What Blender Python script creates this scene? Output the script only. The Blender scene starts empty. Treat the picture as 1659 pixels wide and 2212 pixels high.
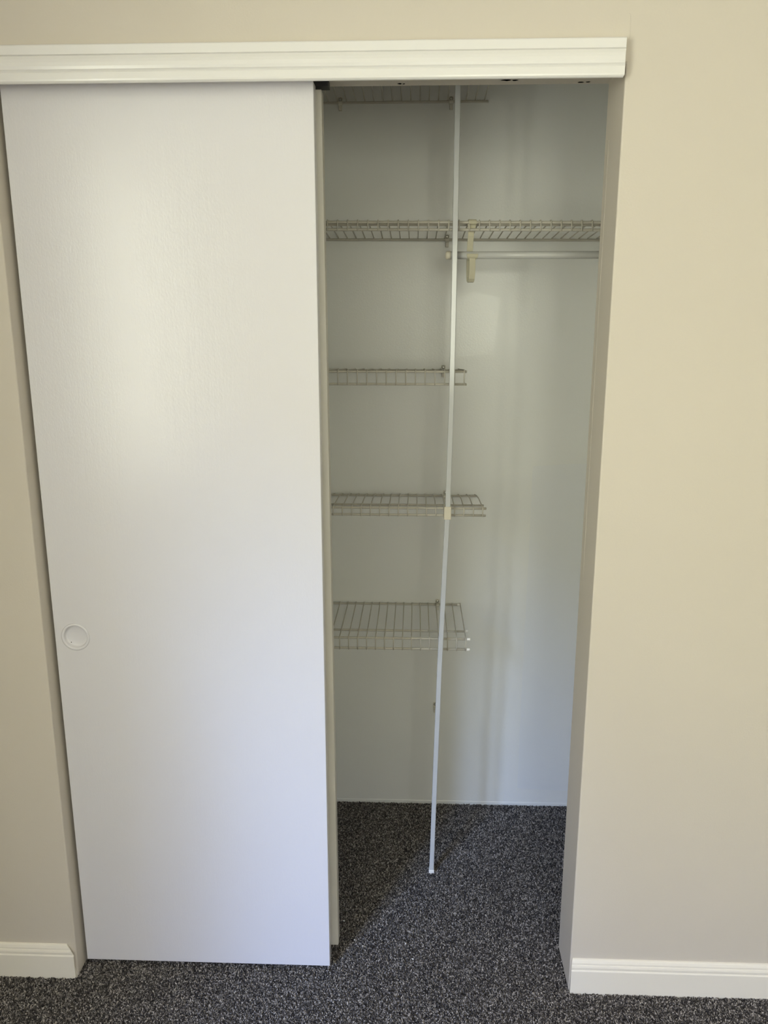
import bpy, bmesh, math, random
from mathutils import Vector, Matrix
random.seed(7)
scene = bpy.context.scene
C = scene.collection

# ------------------------------------------------------------------ camera
F_PX, IMG_W, IMG_H = 1762.93, 1659, 2212
CAM = Vector((0.8314, -1.6912, 1.6023))
FW = Vector((-0.03694532, 0.97182219, -0.23280179))
RT = Vector((0.999281828, 0.0378900531, -0.000414069))
UP = RT.cross(FW).normalized()
cam_data = bpy.data.cameras.new('camera')
cam_data.sensor_fit = 'VERTICAL'
cam_data.sensor_height = 36.0
cam_data.lens = F_PX / IMG_H * 36.0
cam_data.clip_start = 0.02
cam = bpy.data.objects.new('camera', cam_data)
C.objects.link(cam)
rot = Matrix((RT, UP, -FW)).transposed()
cam.matrix_world = Matrix.Translation(CAM) @ rot.to_4x4()
scene.camera = cam

# ------------------------------------------------------------------ world: blue sky over sunlit green ground
SKY = (0.86, 1.02, 1.65)
GROUND = (0.96, 0.975, 0.785)
world = bpy.data.worlds.new('daylight')
scene.world = world
world.use_nodes = True
wn = world.node_tree
wn.nodes.clear()
w_out = wn.nodes.new('ShaderNodeOutputWorld')
w_bg = wn.nodes.new('ShaderNodeBackground')
w_tc = wn.nodes.new('ShaderNodeTexCoord')
w_sep = wn.nodes.new('ShaderNodeSeparateXYZ')
w_ramp = wn.nodes.new('ShaderNodeValToRGB')
w_ramp.color_ramp.elements[0].position = 0.30
w_ramp.color_ramp.elements[0].color = (*GROUND, 1)
w_ramp.color_ramp.elements[1].position = 0.48
w_ramp.color_ramp.elements[1].color = (*SKY, 1)
wn.links.new(w_tc.outputs['Generated'], w_sep.inputs[0])
wn.links.new(w_sep.outputs['Z'], w_ramp.inputs[0])
wn.links.new(w_ramp.outputs[0], w_bg.inputs['Color'])
w_bg.inputs['Strength'].default_value = 6.5
wn.links.new(w_bg.outputs[0], w_out.inputs[0])

# windows of the room, behind the camera: (wall, a0, a1, z0, z1)
ROOM_X0, ROOM_X1, ROOM_Y0, ROOM_ZT = -0.60, 2.7, -3.6, 2.44
WIN_A = (-3.05, -1.60, 0.80, 2.38)      # on the left wall, y range
WIN_B = (0.95, 1.80, 1.20, 2.15)        # on the rear wall, x range


def portal(name, loc, direction, sx, sy):
    l = bpy.data.lights.new(name, 'AREA')
    l.shape = 'RECTANGLE'
    l.size, l.size_y = sx, sy
    l.cycles.is_portal = True
    o = bpy.data.objects.new(name, l)
    C.objects.link(o)
    o.location = loc
    o.rotation_euler = Vector(direction).to_track_quat('-Z', 'Y').to_euler()
    return o


portal('window_light_portal', (ROOM_X0 - 0.06, (WIN_A[0] + WIN_A[1]) / 2, (WIN_A[2] + WIN_A[3]) / 2),
       (1, 0, 0), WIN_A[1] - WIN_A[0], WIN_A[3] - WIN_A[2])
portal('window_light_portal', ((WIN_B[0] + WIN_B[1]) / 2, ROOM_Y0 - 0.06, (WIN_B[2] + WIN_B[3]) / 2),
       (0, 1, 0), WIN_B[1] - WIN_B[0], WIN_B[3] - WIN_B[2])

# soft beam from the clear blue sky in front of the left window
sun = bpy.data.lights.new('sky_beam', 'SUN')
sun.color = (0.30, 0.50, 1.0)
sun.energy = 1.2
sun.angle = math.radians(13)
sun_o = bpy.data.objects.new('sky_beam', sun)
C.objects.link(sun_o)
sun_o.rotation_euler = Vector((0.52, 1.0, -0.55)).to_track_quat('-Z', 'Y').to_euler()

scene.view_settings.view_transform = 'Standard'
scene.view_settings.look = 'None'
scene.view_settings.gamma = 1.0
scene.view_settings.use_curve_mapping = False
scene.view_settings.exposure = 1.0
scene.cycles.max_bounces = 10
scene.cycles.diffuse_bounces = 8


# ------------------------------------------------------------------ materials
def mat(name, base, rough=0.5, spec=0.5, bump=None, vary=None, metallic=0.0, coat=0.0):
    """bump: list of (scale, strength, distance, stretch vector); vary: (scale, amount)"""
    m = bpy.data.materials.new(name)
    m.use_nodes = True
    nt = m.node_tree
    b = nt.nodes['Principled BSDF']
    b.inputs['Base Color'].default_value = (*base, 1)
    b.inputs['Roughness'].default_value = rough
    b.inputs['Specular IOR Level'].default_value = spec
    b.inputs['Metallic'].default_value = metallic
    b.inputs['Coat Weight'].default_value = coat
    tc = nt.nodes.new('ShaderNodeTexCoord')
    if vary:
        n = nt.nodes.new('ShaderNodeTexNoise')
        n.inputs['Scale'].default_value = vary[0]
        n.inputs['Detail'].default_value = 4
        nt.links.new(tc.outputs['Object'], n.inputs['Vector'])
        r = nt.nodes.new('ShaderNodeValToRGB')
        a = vary[1]
        r.color_ramp.elements[0].position = 0.3
        r.color_ramp.elements[1].position = 0.7
        r.color_ramp.elements[0].color = (*[c * (1 - a) for c in base], 1)
        r.color_ramp.elements[1].color = (*[min(1, c * (1 + a)) for c in base], 1)
        nt.links.new(n.outputs['Fac'], r.inputs[0])
        nt.links.new(r.outputs[0], b.inputs['Base Color'])
    prev = None
    for (sc, st, dist, stretch) in (bump or []):
        mp = nt.nodes.new('ShaderNodeMapping')
        mp.inputs['Scale'].default_value = stretch
        nt.links.new(tc.outputs['Object'], mp.inputs['Vector'])
        n = nt.nodes.new('ShaderNodeTexNoise')
        n.inputs['Scale'].default_value = sc
        n.inputs['Detail'].default_value = 3
        nt.links.new(mp.outputs[0], n.inputs['Vector'])
        bp = nt.nodes.new('ShaderNodeBump')
        bp.inputs['Strength'].default_value = st
        bp.inputs['Distance'].default_value = dist
        nt.links.new(n.outputs['Fac'], bp.inputs['Height'])
        if prev:
            nt.links.new(prev.outputs[0], bp.inputs['Normal'])
        prev = bp
    if prev:
        nt.links.new(prev.outputs[0], b.inputs['Normal'])
    return m


M_WALL = mat('beige_wall_paint', (0.63, 0.582, 0.510), 0.62, 0.3,
             bump=[(260, 0.10, 0.002, (1, 1, 1)), (14, 0.12, 0.004, (1, 1, 1))], vary=(2.0, 0.012))
M_CLOSET = mat('closet_wall_paint', (0.775, 0.778, 0.75), 0.26, 0.45,
               bump=[(240, 0.11, 0.002, (1, 1, 1)), (10, 0.12, 0.004, (1, 1, 0.35))], vary=(3.0, 0.012))
M_PATCH_GLOSS = mat('closet_touch_up_gloss', (0.775, 0.778, 0.75), 0.22, 0.5,
                    bump=[(240, 0.16, 0.002, (1, 1, 1))])
M_PATCH_COOL = mat('closet_touch_up_cool', (0.73, 0.74, 0.735), 0.30, 0.4,
                   bump=[(240, 0.11, 0.002, (1, 1, 1)), (10, 0.12, 0.004, (1, 1, 0.35))])
M_DOOR = mat('white_door_paint', (0.71, 0.70, 0.735), 0.25, 0.6,
             bump=[(300, 0.16, 0.0012, (1, 1, 0.5)), (110, 0.10, 0.0015, (1, 1, 0.1)), (16, 0.10, 0.003, (1, 1, 0.2))])
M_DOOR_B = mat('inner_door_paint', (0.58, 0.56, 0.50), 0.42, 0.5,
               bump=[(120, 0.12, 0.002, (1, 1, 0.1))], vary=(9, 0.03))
M_TRIM = mat('white_trim_gloss', (0.80, 0.79, 0.78), 0.22, 0.5,
             bump=[(60, 0.18, 0.0015, (0.12, 1, 1))])
M_BASE = mat('white_baseboard_gloss', (0.86, 0.82, 0.73), 0.35, 0.5,
             bump=[(60, 0.15, 0.0015, (0.15, 1, 1))])
M_WIRE = mat('aged_white_vinyl', (0.52, 0.49, 0.42), 0.4, 0.5, vary=(40, 0.05))
M_CLIP = mat('white_plastic_clip', (0.64, 0.61, 0.53), 0.4, 0.5)
M_CREAM = mat('cream_plastic', (0.66, 0.61, 0.49), 0.42, 0.5)
M_BRACKET = mat('yellowed_plastic', (0.54, 0.51, 0.38), 0.35, 0.5,
                bump=[(90, 0.12, 0.001, (1, 1, 1))])
M_CAP = mat('bright_vinyl_cap', (0.86, 0.84, 0.78), 0.35, 0.5)
M_POLE = mat('white_painted_pole', (0.54, 0.55, 0.55), 0.15, 0.5,
             bump=[(50, 0.1, 0.001, (1, 1, 0.1))])
M_ROD = mat('white_enamel_rod', (0.58, 0.58, 0.56), 0.3, 0.5)
M_SCREW = mat('zinc_screw', (0.55, 0.54, 0.50), 0.35, 0.5, metallic=0.9)
M_DARK = mat('bare_dark_spot', (0.012, 0.011, 0.010), 0.8, 0.2)
M_TRACK_GAP = mat('shaded_track_gap', (0.035, 0.034, 0.036), 0.55, 0.4)  # near-black paints in the shade of the gap over the inner door
M_FLECK = mat('paint_crumb_white', (0.85, 0.85, 0.83), 0.5, 0.4)
M_CEIL = mat('ceiling_white', (0.80, 0.79, 0.76), 0.8, 0.2)


def carpet_material(name, per_tuft):
    m = bpy.data.materials.new(name)
    m.use_nodes = True
    nt = m.node_tree
    b = nt.nodes['Principled BSDF']
    b.inputs['Roughness'].default_value = 0.85
    b.inputs['Specular IOR Level'].default_value = 0.15
    r = nt.nodes.new('ShaderNodeValToRGB')
    e = r.color_ramp.elements
    e[0].position, e[0].color = 0.0, (0.022, 0.020, 0.020, 1)
    e[1].position, e[1].color = 1.0, (0.56, 0.515, 0.47, 1)
    k = e.new(0.45); k.color = (0.085, 0.077, 0.072, 1)
    k = e.new(0.8); k.color = (0.26, 0.237, 0.218, 1)
    if per_tuft:
        i = nt.nodes.new('ShaderNodeObjectInfo')
        nt.links.new(i.outputs['Random'], r.inputs[0])
    else:
        tc = nt.nodes.new('ShaderNodeTexCoord')
        n = nt.nodes.new('ShaderNodeTexNoise')
        n.inputs['Scale'].default_value = 260
        n.inputs['Detail'].default_value = 2
        nt.links.new(tc.outputs['Object'], n.inputs['Vector'])
        nt.links.new(n.outputs['Fac'], r.inputs[0])
        bp = nt.nodes.new('ShaderNodeBump')
        bp.inputs['Strength'].default_value = 0.8
        bp.inputs['Distance'].default_value = 0.006
        nt.links.new(n.outputs['Fac'], bp.inputs['Height'])
        nt.links.new(bp.outputs[0], b.inputs['Normal'])
    nt.links.new(r.outputs[0], b.inputs['Base Color'])
    return m


M_CARPET = carpet_material('charcoal_carpet', False)
M_TUFT = carpet_material('charcoal_carpet_yarn', True)


# ------------------------------------------------------------------ helpers
def obj(name, bm, m, parent=None, smooth=False, loc=None):
    me = bpy.data.meshes.new(name)
    bmesh.ops.recalc_face_normals(bm, faces=bm.faces)
    if smooth:
        for f in bm.faces:
            f.smooth = True
    bm.to_mesh(me)
    bm.free()
    me.materials.append(m)
    o = bpy.data.objects.new(name, me)
    C.objects.link(o)
    if loc is not None:
        o.location = loc
    if parent is not None:
        o.parent = parent
    return o


def copy_of(src, parent, loc=None):
    o = src.copy()
    C.objects.link(o)
    o.parent = parent
    if loc is not None:
        o.location = loc
    return o


def thing(name, label, cat, loc=(0, 0, 0), group=None):
    o = bpy.data.objects.new(name, None)
    o.empty_display_size = 0.05
    C.objects.link(o)
    o.location = loc
    return tag(o, label, cat, group)


def tag(o, label=None, cat=None, group=None, kind=None):
    if label: o['label'] = label
    if cat: o['category'] = cat
    if group: o['group'] = group
    if kind: o['kind'] = kind
    return o


def struct(name, bm, m, label, cat, smooth=False):
    o = obj(name, bm, m, smooth=smooth)
    return tag(o, label, cat, kind='structure')


def box(bm, x0, x1, y0, y1, z0, z1, bevel=0.0, seg=2):
    r = bmesh.ops.create_cube(bm, size=1.0)
    vs = r['verts']
    for v in vs:
        v.co = Vector((x0 + (v.co.x + .5) * (x1 - x0), y0 + (v.co.y + .5) * (y1 - y0), z0 + (v.co.z + .5) * (z1 - z0)))
    if bevel:
        es = set()
        for v in vs:
            es.update(v.link_edges)
        bmesh.ops.bevel(bm, geom=list(es), offset=bevel, segments=seg, profile=0.5, affect='EDGES')
    return bm


def tube(bm, pts, r, n=6, caps=True):
    pts = [Vector(p) for p in pts]
    radii = r if isinstance(r, (list, tuple)) else [r] * len(pts)
    t0 = (pts[1] - pts[0]).normalized()
    ref = Vector((1, 0, 0)) if abs(t0.x) < 0.8 else Vector((0, 0, 1))
    u = t0.cross(ref).normalized()
    rings = []
    for i, p in enumerate(pts):
        a = pts[max(0, i - 1)]
        b = pts[min(len(pts) - 1, i + 1)]
        t = (b - a).normalized()
        u = (u - t * u.dot(t)).normalized()
        v = t.cross(u)
        rings.append([bm.verts.new(p + (u * math.cos(2 * math.pi * k / n) + v * math.sin(2 * math.pi * k / n)) * radii[i]) for k in range(n)])
    for a, b in zip(rings, rings[1:]):
        for k in range(n):
            bm.faces.new((a[k], a[(k + 1) % n], b[(k + 1) % n], b[k]))
    if caps:
        bm.faces.new(rings[0][::-1])
        bm.faces.new(rings[-1])
    return bm


def extrude_x(bm, prof, x0, x1, x0_of=None, x1_of=None):
    """prof: closed list of (y,z); swept along x"""
    a = [bm.verts.new((x0 if x0_of is None else x0_of(y, z), y, z)) for y, z in prof]
    b = [bm.verts.new((x1 if x1_of is None else x1_of(y, z), y, z)) for y, z in prof]
    n = len(prof)
    for i in range(n):
        bm.faces.new((a[i], a[(i + 1) % n], b[(i + 1) % n], b[i]))
    bm.faces.new(a[::-1])
    bm.faces.new(b)
    return bm


def bevel_mod(o, w, seg=2):
    m = o.modifiers.new('bevel', 'BEVEL')
    m.width = w
    m.segments = seg
    m.limit_method = 'ANGLE'
    m.angle_limit = math.radians(40)
    return o


# ------------------------------------------------------------------ setting
W, J, D = 1.2192, 0.1422, 0.777          # opening width, wall thickness, closet back wall
HEAD = 2.0625
CL_X0, CL_X1 = -0.20, 1.46
ZB = -0.0075                              # carpet backing; pile comes up to z = 0
T = 0.12

bm = bmesh.new()
box(bm, ROOM_X0 - T, ROOM_X1 + T, ROOM_Y0 - T, D + T, ZB - 0.1, ZB)
struct('floor', bm, M_CARPET, 'dark charcoal carpeted floor of the room and the closet', 'floor')

bm = bmesh.new()
outline = [(ROOM_X0, ZB), (0, ZB), (0, HEAD), (W, HEAD), (W, ZB), (ROOM_X1, ZB), (ROOM_X1, ROOM_ZT), (ROOM_X0, ROOM_ZT)]
f0 = [bm.verts.new((x, 0, z)) for x, z in outline]
f1 = [bm.verts.new((x, J, z)) for x, z in outline]
bm.faces.new(f0)
bm.faces.new(f1[::-1])
for i in range(8):
    j = (i + 1) % 8
    bm.faces.new((f0[j], f0[i], f1[i], f1[j]))
wall_front = struct('wall_front', bm, M_WALL, 'beige painted wall around the closet opening', 'wall')
bevel_mod(wall_front, 0.003, 3)


def holed_wall(name, axis, pos, thick, a0, a1, hole, m, label):
    bm = bmesh.new()
    h0, h1, z0, z1 = hole
    for (p, q, r, s) in ((a0, h0, ZB, ROOM_ZT), (h1, a1, ZB, ROOM_ZT), (h0, h1, ZB, z0), (h0, h1, z1, ROOM_ZT)):
        if axis == 'x':
            box(bm, min(pos, pos + thick), max(pos, pos + thick), p, q, r, s)
        else:
            box(bm, p, q, min(pos, pos + thick), max(pos, pos + thick), r, s)
    return struct(name, bm, m, label, 'wall')


holed_wall('wall_left', 'x', ROOM_X0, -T, ROOM_Y0, J, WIN_A, M_WALL, 'beige side wall with a window, left of the closet')
holed_wall('wall_rear', 'y', ROOM_Y0, -T, ROOM_X0 - T, ROOM_X1 + T, WIN_B, M_WALL, 'beige wall with a window facing the closet')
bm = bmesh.new()
box(bm, ROOM_X0, ROOM_X0 + 0.15, -1.56, -1.25, ZB, ROOM_ZT)  # out-of-view block, added to keep window light off the wall left of the opening
struct('added_light_block', bm, M_WALL, 'unseen block added on the left wall to shade the wall beside the closet', 'wall')
bm = bmesh.new()
box(bm, ROOM_X1, ROOM_X1 + T, ROOM_Y0, J, ZB, ROOM_ZT)
struct('wall_right', bm, M_WALL, 'plain beige side wall right of the closet', 'wall')
bm = bmesh.new()
box(bm, ROOM_X0 - T, ROOM_X1 + T, ROOM_Y0 - T, D + T, ROOM_ZT, ROOM_ZT + 0.1)
struct('ceiling', bm, M_CEIL, 'flat white ceiling', 'ceiling')


def window_frame(name, label, axis, pos, hole):
    h0, h1, z0, z1 = hole
    bm = bmesh.new()
    fw = 0.045

    def bar(p, q, r, s):
        if axis == 'x':
            box(bm, pos - 0.09, pos - 0.03, p, q, r, s)
        else:
            box(bm, p, q, pos - 0.09, pos - 0.03, r, s)
    bar(h0, h1, z0, z0 + fw); bar(h0, h1, z1 - fw, z1)
    bar(h0, h0 + fw, z0 + fw, z1 - fw); bar(h1 - fw, h1, z0 + fw, z1 - fw)
    c = (h0 + h1) / 2
    bar(c - fw / 2, c + fw / 2, z0 + fw, z1 - fw)
    return struct(name, bm, M_TRIM, label, 'window')


window_frame('window_1', 'white two-light window frame in the left wall', 'x', ROOM_X0, WIN_A)
window_frame('window_2', 'white two-light window frame in the wall facing the closet', 'y', ROOM_Y0, WIN_B)

# closet shell
bm = bmesh.new()
box(bm, CL_X0 - T, CL_X1 + T, D, D + T, ZB, ROOM_ZT)
struct('wall_back', bm, M_CLOSET, 'off-white back wall inside the closet', 'wall')
bm = bmesh.new()
box(bm, CL_X0 - T, CL_X0, J, D, ZB, ROOM_ZT)
struct('wall_closet_left', bm, M_CLOSET, 'off-white left end wall inside the closet', 'wall')
bm = bmesh.new()
box(bm, CL_X1, CL_X1 + T, J, D, ZB, ROOM_ZT)
struct('wall_closet_right', bm, M_CLOSET, 'off-white right end wall inside the closet', 'wall')
bm = bmesh.new()
extrude_x(bm, [(D, ZB), (D - 0.0016, ZB), (D - 0.0016, 0.006), (D - 0.0008, 0.008), (D, 0.008)], CL_X0, CL_X1)
struct('trim_2', bm, M_CLOSET, 'thin painted strip along the foot of the closet back wall', 'trim')

wall_back = bpy.data.objects['wall_back']
for (nm, poly, m) in (('paint_patch', [(0.955, 1.485), (1.035, 1.492), (1.062, 1.505), (1.070, 1.58), (1.078, 1.655), (1.00, 1.675), (0.95, 1.65)], M_PATCH_GLOSS),
                      ('paint_patch', [(1.185, 0.06), (1.44, 0.05), (1.44, 1.171), (1.30, 1.166), (1.192, 1.158)], M_PATCH_COOL)):
    bm = bmesh.new()
    a = [bm.verts.new((x, D + 0.001, z)) for x, z in poly]
    b = [bm.verts.new((x, D - 0.0003, z)) for x, z in poly]
    bm.faces.new(b)
    for i in range(len(poly)):
        j = (i + 1) % len(poly)
        bm.faces.new((a[i], a[j], b[j], b[i]))
    obj(nm, bm, m, wall_back)['label'] = 'patch of touched-up paint'

# header trim with two beads
prof = [(0.0, 2.0635), (-0.0125, 2.0635), (-0.0125, 2.0340), (-0.0150, 2.0335), (-0.0180, 2.0345), (-0.0205, 2.0370), (-0.0212, 2.0400),
        (-0.0212, 2.0515), (-0.0182, 2.0522), (-0.0194, 2.0534), (-0.0222, 2.0570), (-0.0236, 2.0620), (-0.0236, 2.0690),
        (-0.0224, 2.0745), (-0.0198, 2.0808), (-0.0166, 2.0820), (-0.0200, 2.0832), (-0.0200, 2.0985),
        (-0.0185, 2.1005), (-0.0165, 2.1015), (0.0, 2.1015)]
bm = bmesh.new()
extrude_x(bm, prof, -0.004, 0, x1_of=lambda y, z: 1.2145 - max(0, (-y - 0.017)) * 0.35 - (0.003 if z < 2.036 else 0))
struct('trim_1', bm, M_TRIM, 'glossy white beaded header trim over the closet opening', 'trim')

# chipped paint under the head jamb
head = wall_front
for (x, y, a, b) in ((0.795, 0.122, 0.006, 0.006), (0.803, 0.124, 0.003, 0.005), (1.008, 0.104, 0.012, 0.007), (1.026, 0.106, 0.007, 0.006), (1.160, 0.126, 0.008, 0.005),
                     (1.174, 0.124, 0.005, 0.004)):
    bm = bmesh.new()
    vs = []
    for k in range(9):
        an = 2 * math.pi * k / 9
        q = random.uniform(0.6, 1.1)
        vs.append(bm.verts.new((x + math.cos(an) * a * q, y + math.sin(an) * b * q, HEAD - 0.0006)))
    lo = bm.faces.new(vs)
    bmesh.ops.solidify(bm, geom=[lo], thickness=0.0005)
    o = obj('paint_chip', bm, M_DARK, head)
    o['label'] = 'dark chip in the paint'
# ridge of old paint beside the trim end
bm = bmesh.new()
tube(bm, [(1.2190, 0.0002, 2.1452), (1.2212, 0.0001, 2.1440), (1.2219, 0.0, 2.1380), (1.2224, 0.0, 2.1260), (1.2231, 0.0, 2.1150), (1.2222, 0.0002, 2.1020)], 0.0007, 6)
o = obj('paint_ridge', bm, M_WALL, wall_front)
bm = bmesh.new()
tube(bm, [(W, 0.108, 1.02), (W, 0.1085, 1.5), (W, 0.108, 1.95)], 0.0004, 5)
obj('paint_ridge', bm, M_WALL, wall_front)

# baseboards
bp = [(0.0, -0.008), (-0.0128, -0.008), (-0.0128, 0.0600), (-0.0118, 0.0622), (-0.0108, 0.0632), (-0.0112, 0.0700),
      (-0.0098, 0.0742), (-0.0082, 0.0752), (-0.0078, 0.0800), (-0.0055, 0.0850), (-0.0030, 0.0872), (0.0, 0.0878)]
bm = bmesh.new()
extrude_x(bm, bp, 0, ROOM_X1, x0_of=lambda y, z: W + 0.0015 + (0.0 if z < 0.061 else 0.35 * (0.0128 + y)))
struct('baseboard_right', bm, M_BASE, 'white moulded baseboard on the wall right of the closet', 'baseboard')
bm = bmesh.new()
extrude_x(bm, bp, ROOM_X0, 0, x1_of=lambda y, z: -0.002 - (0.0 if z < 0.061 else 0.9 * max(0, z - 0.066)))
struct('baseboard_left', bm, M_BASE, 'white moulded baseboard stub on the wall left of the closet', 'baseboard')


# ------------------------------------------------------------------ sliding doors
def lathe(bm, prof, n=40):
    """prof (radius, depth) about the y axis"""
    rings = []
    for r, y in prof:
        if r < 1e-6:
            rings.append([bm.verts.new((0, y, 0))])
        else:
            rings.append([bm.verts.new((r * math.cos(2 * math.pi * k / n), y, r * math.sin(2 * math.pi * k / n))) for k in range(n)])
    for a, b in zip(rings, rings[1:]):
        for k in range(n):
            if len(b) == 1:
                bm.faces.new((a[k], a[(k + 1) % n], b[0]))
            elif len(a) == 1:
                bm.faces.new((a[0], b[(k + 1) % n], b[k]))
            else:
                bm.faces.new((a[k], a[(k + 1) % n], b[(k + 1) % n], b[k]))
    return bm


DY = 0.0359
DTH = 0.035
DX0, DX1 = 0.0090, 0.6290
DZ0, DZ1 = 0.0107, 2.047
PULL = (0.0570, 0.8875)
bm = bmesh.new()
box(bm, DX0, DX1, DY, DY + DTH, DZ0, DZ1, bevel=0.0015, seg=2)
door1 = struct('door_1', bm, M_DOOR, 'flat white sliding closet door in front, with a round finger pull', 'door')
bm = bmesh.new()
bmesh.ops.create_cone(bm, cap_ends=True, segments=40, radius1=0.0285, radius2=0.0285, depth=0.03,
                      matrix=Matrix.Translation((PULL[0], DY, PULL[1])) @ Matrix.Rotation(math.pi / 2, 4, 'X'))
cutter = obj('cutter', bm, M_DOOR)
md = door1.modifiers.new('cut', 'BOOLEAN')
md.operation = 'DIFFERENCE'
md.object = cutter
md.solver = 'EXACT'
bpy.context.view_layer.update()
dg = bpy.context.evaluated_depsgraph_get()
new_me = bpy.data.meshes.new_from_object(door1.evaluated_get(dg))
door1.modifiers.clear()
door1.data = new_me
bpy.data.objects.remove(cutter)
bm = bmesh.new()
lathe(bm, [(0.0284, 0.003), (0.0325, 0.0), (0.0330, -0.0006), (0.0322, -0.0014), (0.0300, -0.0019), (0.0280, -0.0017), (0.0270, -0.0008),
           (0.0266, 0.0010), (0.0258, 0.0062), (0.0246, 0.0078), (0.0225, 0.0084), (0.012, 0.0086), (0, 0.0086)])
pull = obj('finger_pull', bm, M_DOOR, door1, smooth=True, loc=(PULL[0], DY, PULL[1]))
pull['label'] = 'round recessed finger pull painted white'
bm = bmesh.new()
lathe(bm, [(0.0012, 0.0), (0.0009, -0.0006), (0, -0.0008)], 10)
nl = obj('nail', bm, M_DARK, pull, loc=(-0.0145, 0.0080, -0.0165))

B_DY = DY + DTH + 0.010
bm = bmesh.new()
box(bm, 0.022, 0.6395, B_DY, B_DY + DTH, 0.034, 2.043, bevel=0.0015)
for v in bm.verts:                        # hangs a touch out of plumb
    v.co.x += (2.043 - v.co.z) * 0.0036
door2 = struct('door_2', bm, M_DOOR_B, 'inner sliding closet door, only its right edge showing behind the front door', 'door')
bm = bmesh.new()
box(bm, 0.004, 0.6535, B_DY + 0.002, B_DY + DTH - 0.002, 2.0490, HEAD, bevel=0.0006)  # track length, cut so only the dark gap's wedge shows
tag(obj('door_track_gap', bm, M_TRACK_GAP), 'track bar coloured near-black as the shaded gap above the inner door', 'track')
for (dr, xs, y) in ((door1, (0.12, 0.50), DY + DTH / 2), (door2, (0.14, 0.50), B_DY + DTH / 2)):
    for x in xs:
        bm = bmesh.new()
        box(bm, x - 0.03, x + 0.03, y - 0.002, y + 0.002, 2.030, 2.0488 if dr is door2 else HEAD, bevel=0.0008)
        obj('roller_hanger', bm, M_SCREW, dr)


# ------------------------------------------------------------------ wall clips
def clip_parts(parent, x, y, z, below):
    """plastic clip screwed to the back wall, gripping the back rod at (y, z)"""
    bm = bmesh.new()
    box(bm, x - 0.0064, x + 0.0064, D - 0.0055, D, z - 0.004, z + 0.0150, bevel=0.0006)
    # hook that reaches under the rod
    ys = []
    for k in range(9):
        a = math.radians(20 - k * 27.5)
        ys.append((y + math.cos(a) * 0.0052, z + math.sin(a) * 0.0052))
    inner = [(y + (p - y) * 1.45, z + (q - z) * 1.45) for p, q in ys]
    extrude_x(bm, ys + inner[::-1], x - 0.0050, x + 0.0050)
    box(bm, x - 0.0045, x + 0.0045, D - 0.010, D, z - 0.020, z - 0.0055, bevel=0.0015)
    b = obj('wall_clip', bm, M_CLIP, parent)
    bm = bmesh.new()
    lathe(bm, [(0.0040, 0.0), (0.0040, -0.0008), (0.0032, -0.0018), (0.0014, -0.0022), (0.0012, -0.0012), (0, -0.0012)], 16)
    s = obj('screw', bm, M_SCREW, b, smooth=False, loc=(x, D - 0.0055, z + 0.0092))
    bm = bmesh.new()
    lathe(bm, [(0.0047, 0.0), (0.0047, -0.0004), (0.0040, -0.0005), (0.0040, 0.0)], 16)
    obj('screw_hole', bm, M_DARK, b, loc=(x, D - 0.0055, z + 0.0092))
    return b


# ------------------------------------------------------------------ wire shelves
RR, RW = 0.0032, 0.0017


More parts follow.
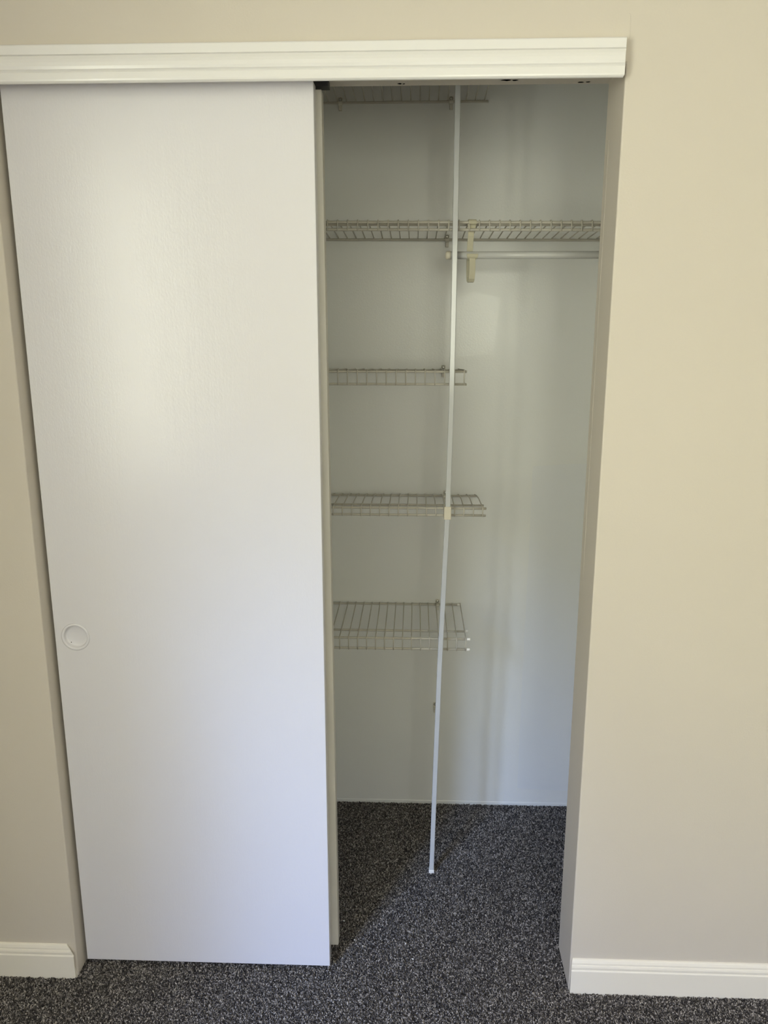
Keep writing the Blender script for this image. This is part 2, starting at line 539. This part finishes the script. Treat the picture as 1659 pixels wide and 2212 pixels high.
def wire_shelf(label, x0, x1, zb, zf, lip, wire_x, yf=0.470, ymid=0.531, bow=0.0, sag=0.0, ends=(0, 0, 0, 0), clips=(), caps=False, r_scale=1.0):
    yb = D - 0.0095
    rr = RR * r_scale
    root = thing('wire_shelf', label, 'shelf', (0, 0, 0), 'white wire shelves on the closet back wall')
    ang = (zf - zb) / (yb - yf)

    def zplane(y):
        t = (yb - y) / (yb - yf)
        return zb + (zf - zb) * t + bow * math.sin(math.pi * min(1, max(0, t / 0.82)))
    rods = [('back', yb, zplane(yb)), ('mid', ymid, zplane(ymid)), ('front', yf, zf), ('lip', yf - 0.001, zf - lip)]
    for i, (nm, y, z) in enumerate(rods):
        bm = bmesh.new()
        xe = x1 + ends[i]
        n = 9
        pts = [(x0 + (xe - x0) * k / n, y, z - sag * (k / n)) for k in range(n + 1)]
        tube(bm, pts, rr, 10)
        r = obj('rod', bm, M_WIRE, root, smooth=True)
        r.data.polygons[-1].use_smooth = False
        r.data.polygons[-2].use_smooth = False
        if caps:
            bm = bmesh.new()
            ze = z - sag
            tube(bm, [(xe - 0.007, y, ze), (xe + 0.001, y, ze), (xe + 0.0028, y, ze), (xe + 0.0038, y, ze)], [rr + 0.0010, rr + 0.0010, rr + 0.0004, rr * 0.4], 10)
            obj('end_cap', bm, M_CAP, r, smooth=True)
        else:
            bm = bmesh.new()
            ze = z - sag
            tube(bm, [(xe - 0.0005, y, ze), (xe + 0.0003, y, ze)], rr * 0.45, 8)
            obj('rod_hole', bm, M_DARK, r)
    # one cross wire: over the rods, bent down the lip
    off = rr + RW * 0.8
    pts = [(0, yb + 0.0035, zplane(yb) + off * 0.55), (0, yb + 0.0010, zplane(yb) + off)]
    for k in range(1, 10):
        y = yb + (yf - yb) * k / 10
        pts.append((0, y, zplane(y) + off))
    for k in range(0, 5):
        a = math.radians(90 + k * 22.5)
        pts.append((0, yf + math.cos(a) * off, zf + math.sin(a) * off))
    pts.append((0, yf - 0.001 - off, zf - lip * 0.5))
    pts.append((0, yf - 0.001 - off, zf - lip - rr * 0.9))
    first = None
    xw = wire_x
    while xw > x0 + 0.005:
        if first is None:
            bm = bmesh.new()
            tube(bm, pts, RW, 6)
            first = obj('cross_wire', bm, M_WIRE, root, smooth=True, loc=(xw, 0, 0))
            w = first
        else:
            w = copy_of(first, root, (xw, 0, 0))
        w.location.z = -sag * (xw - x0) / (x1 - x0)
        xw -= 0.0254
    for x in clips:
        clip_parts(root, x, yb, zb - sag * (x - x0) / (x1 - x0), zb > 1.6)
    return root


SX0 = CL_X0 + 0.004
wire_shelf('short wire shelf at the very top, mostly hidden by the header trim', SX0, 1.026, 2.179, 2.196, 0.030, 1.0159, clips=(0.6171, 0.9243))
wire_shelf('long wire shelf running right past the wall edge, above the hanging rod', SX0, CL_X1 - 0.004, 1.822, 1.8380, 0.0178, 1.2678 + 7 * 0.0254,
           sag=0.009, clips=(0.9191, 0.30), r_scale=1.12, ymid=0.505)
wire_shelf('short wire shelf at eye level, seen edge-on, below the hanging rod', SX0, 0.9655, 1.4465, 1.4625, 0.0325, 0.9588, clips=(0.9146, 0.30))
wire_shelf('short wire shelf gripped by the cream clip on the pole', SX0, 1.0255, 1.0660, 1.0965, 0.0190, 1.0170, bow=0.006, ends=(-0.004, -0.001, 0.001, 0), clips=(0.9267, 0.30))
wire_shelf('lowest short wire shelf, its rod ends tipped with white caps', SX0, 0.9895, 0.7125, 0.7180, 0.0305, 0.9794, clips=(0.9077, 0.30), caps=True,
           ends=(-0.012, -0.003, 0.0, 0.0))

# spare clip left on the wall
sp = thing('wall_clip', 'spare plastic wall clip below the lowest shelf, holding nothing', 'clip', (0.9055, D, 0.361))
ck = clip_parts(sp, 0.9055, D - 0.0095, 0.3555, False)
ck.name = 'clip_body'
ck.location = (-0.9055, -D, -0.361)

# ------------------------------------------------------------------ support pole
pole = thing('support_pole', 'thin white square support pole standing in front of the shelves', 'pole', (0.8916, 0.4234, 0))
path = [(0.8916, 0.4234, 0.004), (0.8985, 0.4290, 0.33), (0.9062, 0.4340, 0.66), (0.9145, 0.4380, 0.90), (0.9212, 0.4415, 1.11), (0.9255, 0.4445, 1.38),
        (0.9270, 0.4470, 1.65), (0.9274, 0.4480, 1.90), (0.9275, 0.4490, 2.192)]
bm = bmesh.new()
h = 0.0066
rings = []
for (x, y, z) in path:
    ring = []
    for (a, b) in ((-1, -1), (1, -1), (1, 1), (-1, 1)):
        for (c, d) in (((-a) * 0.0012, 0), (0, (-b) * 0.0012)) if a * b < 0 else ((0, (-b) * 0.0012), ((-a) * 0.0012, 0)):
            ring.append(bm.verts.new((x + a * h + c - 0.8916, y + b * h + d - 0.4234, z)))
    rings.append(ring)
for a, b in zip(rings, rings[1:]):
    for k in range(8):
        bm.faces.new((a[k], a[(k + 1) % 8], b[(k + 1) % 8], b[k]))
bm.faces.new(rings[0][::-1])
bm.faces.new(rings[-1])
obj('pole_tube', bm, M_POLE, pole)
bm = bmesh.new()
box(bm, -0.0078, 0.0078, -0.0078, 0.0078, -0.008, 0.0085, bevel=0.001)
fc = obj('foot_cap', bm, M_CAP, pole)
fc['label'] = 'white plastic foot cap'
bm = bmesh.new()
px, py = 0.9208, 0.4412
box(bm, px - 0.0095, px + 0.0095, py - 0.0092, py + 0.030, 1.0735, 1.1085, bevel=0.0012)
cl = obj('shelf_clip', bm, M_CREAM, pole, loc=(-0.8916, -0.4234, 0))
cl['label'] = 'cream plastic clip joining pole and shelf'
bm = bmesh.new()
tx, ty = 0.9275, 0.4490
box(bm, tx - 0.0095, tx + 0.0095, ty - 0.0092, ty + 0.026, 2.168, 2.203, bevel=0.0012)
obj('shelf_clip', bm, M_CREAM, pole, loc=(-0.8916, -0.4234, 0))

# ------------------------------------------------------------------ hanging rod and its bracket
RZ, RY, RRAD = 1.7530, 0.4720, 0.0092
rod = thing('hanging_rod', 'round white hanging rod below the long shelf', 'rod', (0.909, RY, RZ))
bm = bmesh.new()
tube(bm, [(0.909, RY, RZ), (CL_X1 - 0.001, RY, RZ)], RRAD, 24)
obj('rod_tube', bm, M_ROD, rod, smooth=True, loc=(-0.909, -RY, -RZ))
bm = bmesh.new()
tube(bm, [(0.9050, RY, RZ), (0.9056, RY, RZ), (0.9075, RY, RZ), (0.9180, RY, RZ), (0.9184, RY, RZ)], [0.004, 0.0075, RRAD + 0.0012, RRAD + 0.0012, RRAD], 20)
ec = obj('end_cap', bm, M_CREAM, rod, smooth=True, loc=(-0.909, -RY, -RZ))
ec['label'] = 'cream plastic end cap'

BX = 0.9700
BR_TURN = math.radians(11)
br = thing('rod_bracket', 'yellowed plastic hook bracket hanging from the long shelf, holding the rod', 'bracket', (BX, RY, 1.685))


def strap(bm, pts, w, th, lean=0.0):
    """flat strip along a (y,z) path, width w in x"""
    n = len(pts)
    rings = []
    for i, (y, z) in enumerate(pts):
        a = pts[max(0, i - 1)]
        b = pts[min(n - 1, i + 1)]
        t = Vector((b[0] - a[0], b[1] - a[1])).normalized()
        nn = Vector((-t.y, t.x)) * th / 2
        ww = w[i] if isinstance(w, list) else w
        rings.append([bm.verts.new((sx * ww / 2, y + s * nn.x, z + s * nn.y)) for sx, s in ((-1, -1), (1, -1), (1, 1), (-1, 1))])
    for a, b in zip(rings, rings[1:]):
        for k in range(4):
            bm.faces.new((a[k], a[(k + 1) % 4], b[(k + 1) % 4], b[k]))
    bm.faces.new(rings[0][::-1])
    bm.faces.new(rings[-1])
    return bm


br.rotation_euler = (0, 0, BR_TURN)
bl = (0, -RY, -1.685)
bm = bmesh.new()
sp_pts = [(0.4775, 1.8330), (0.4800, 1.800), (0.4850, 1.780), (0.4880, 1.760), (0.4890, 1.740), (0.4885, 1.715), (0.4865, 1.700),
          (0.4820, 1.6915), (0.4750, 1.6880), (0.4680, 1.6895), (0.4625, 1.6960), (0.4595, 1.7080), (0.4580, 1.7230), (0.4585, 1.7360), (0.4595, 1.7450)]
strap(bm, sp_pts, 0.0155, 0.0030)
o = obj('strap', bm, M_BRACKET, br, loc=bl)
bevel_mod(o, 0.0007, 2)
bm = bmesh.new()
sad = [(RY + math.cos(math.radians(a)) * (RRAD + 0.0019), RZ + math.sin(math.radians(a)) * (RRAD + 0.0019)) for a in (165, 180, 195, 212, 230, 250, 270, 290)]
strap(bm, sad, [0.0290, 0.0292, 0.0285, 0.0262, 0.0225, 0.020, 0.0185, 0.0165], 0.0034)
o = obj('saddle', bm, M_BRACKET, br, loc=bl)
bevel_mod(o, 0.0007, 2)
bm = bmesh.new()
cz = 1.8380 - 0.0065
cp = [(0.470 + math.cos(math.radians(a)) * 0.0062, cz + math.sin(math.radians(a)) * 0.0062) for a in (215, 190, 165, 140, 115, 90, 65, 40, 15, -10)]
strap(bm, cp, 0.0205, 0.0024)
strap(bm, [(0.4745, 1.8315), (0.4725, 1.8240), (0.4745, 1.8165), (0.4785, 1.8090)], [0.0215, 0.0210, 0.0185, 0.0155], 0.0026)
o = obj('shelf_hook', bm, M_BRACKET, br, loc=bl)
bevel_mod(o, 0.0005, 2)

# ------------------------------------------------------------------ crumbs on the carpet
for (x, y, s, lab) in ((0.6496, 0.2066, 0.0032, 'white paint crumb on the carpet closest to the inner door'),
                       (0.6837, 0.1381, 0.0024, 'small white paint crumb on the carpet near the front door corner'),
                       (0.8182, 0.1300, 0.0028, 'white paint crumb on the carpet in the middle of the opening'),
                       (0.8379, 0.0783, 0.0026, 'white paint crumb on the carpet lying farthest forward')):
    bm = bmesh.new()
    bmesh.ops.create_icosphere(bm, subdivisions=1, radius=s)
    for v in bm.verts:
        v.co *= random.uniform(0.65, 1.2)
        v.co.z *= 0.6
    tag(obj('paint_crumb', bm, M_FLECK, loc=(x, y, 0.0012)), lab, 'crumb', 'white crumbs on the carpet')

# ------------------------------------------------------------------ carpet pile (uncountable yarn tufts)
bm = bmesh.new()
pts = []
for k in range(5):
    t = k / 4
    a = t * 4.2
    pts.append((0.0010 * math.cos(a) + 0.0016 * t, 0.0010 * math.sin(a), 0.0098 * t))
tube(bm, pts, [0.0012, 0.0017, 0.0019, 0.0018, 0.0009], 5)
tuft_me = bpy.data.meshes.new('yarn_tuft')
for f in bm.faces:
    f.smooth = True
bm.to_mesh(tuft_me)
bm.free()
tuft_me.materials.append(M_TUFT)
tuft = bpy.data.objects.new('yarn_tuft', tuft_me)     # used only as the node group's instance source

bm = bmesh.new()
for (x0, x1, y0, y1) in ((-0.45, 1.92, -0.48, -0.0135), (0.002, W - 0.002, -0.0135, J), (CL_X0, CL_X1, J, D - 0.005)):
    vs = [bm.verts.new(q) for q in ((x0, y0, ZB + 0.0005), (x1, y0, ZB + 0.0005), (x1, y1, ZB + 0.0005), (x0, y1, ZB + 0.0005))]
    bm.faces.new(vs)
pile = obj('carpet_pile', bm, M_TUFT)
tag(pile, 'dark charcoal flecked carpet pile on the floor', 'carpet', kind='stuff')
ng = bpy.data.node_groups.new('carpet_pile', 'GeometryNodeTree')
ng.interface.new_socket('Geometry', in_out='INPUT', socket_type='NodeSocketGeometry')
ng.interface.new_socket('Geometry', in_out='OUTPUT', socket_type='NodeSocketGeometry')
gi = ng.nodes.new('NodeGroupInput')
go = ng.nodes.new('NodeGroupOutput')
dist = ng.nodes.new('GeometryNodeDistributePointsOnFaces')
dist.inputs['Density'].default_value = 200000
oi = ng.nodes.new('GeometryNodeObjectInfo')
oi.inputs['Object'].default_value = tuft
inst = ng.nodes.new('GeometryNodeInstanceOnPoints')
rr_ = ng.nodes.new('FunctionNodeRandomValue')
rr_.data_type = 'FLOAT_VECTOR'
rr_.inputs[0].default_value = (-0.9, -0.9, 0.0)
rr_.inputs[1].default_value = (0.9, 0.9, 6.283)
rs = ng.nodes.new('FunctionNodeRandomValue')
rs.data_type = 'FLOAT'
rs.inputs[2].default_value = 0.52
rs.inputs[3].default_value = 0.80
jn = ng.nodes.new('GeometryNodeJoinGeometry')
L = ng.links.new
L(gi.outputs[0], dist.inputs['Mesh'])
L(dist.outputs['Points'], inst.inputs['Points'])
L(oi.outputs['Geometry'], inst.inputs['Instance'])
L(rr_.outputs[0], inst.inputs['Rotation'])
L(rs.outputs[1], inst.inputs['Scale'])
L(inst.outputs[0], jn.inputs[0])
L(gi.outputs[0], jn.inputs[0])
L(jn.outputs[0], go.inputs[0])
gm = pile.modifiers.new('pile', 'NODES')
gm.node_group = ng
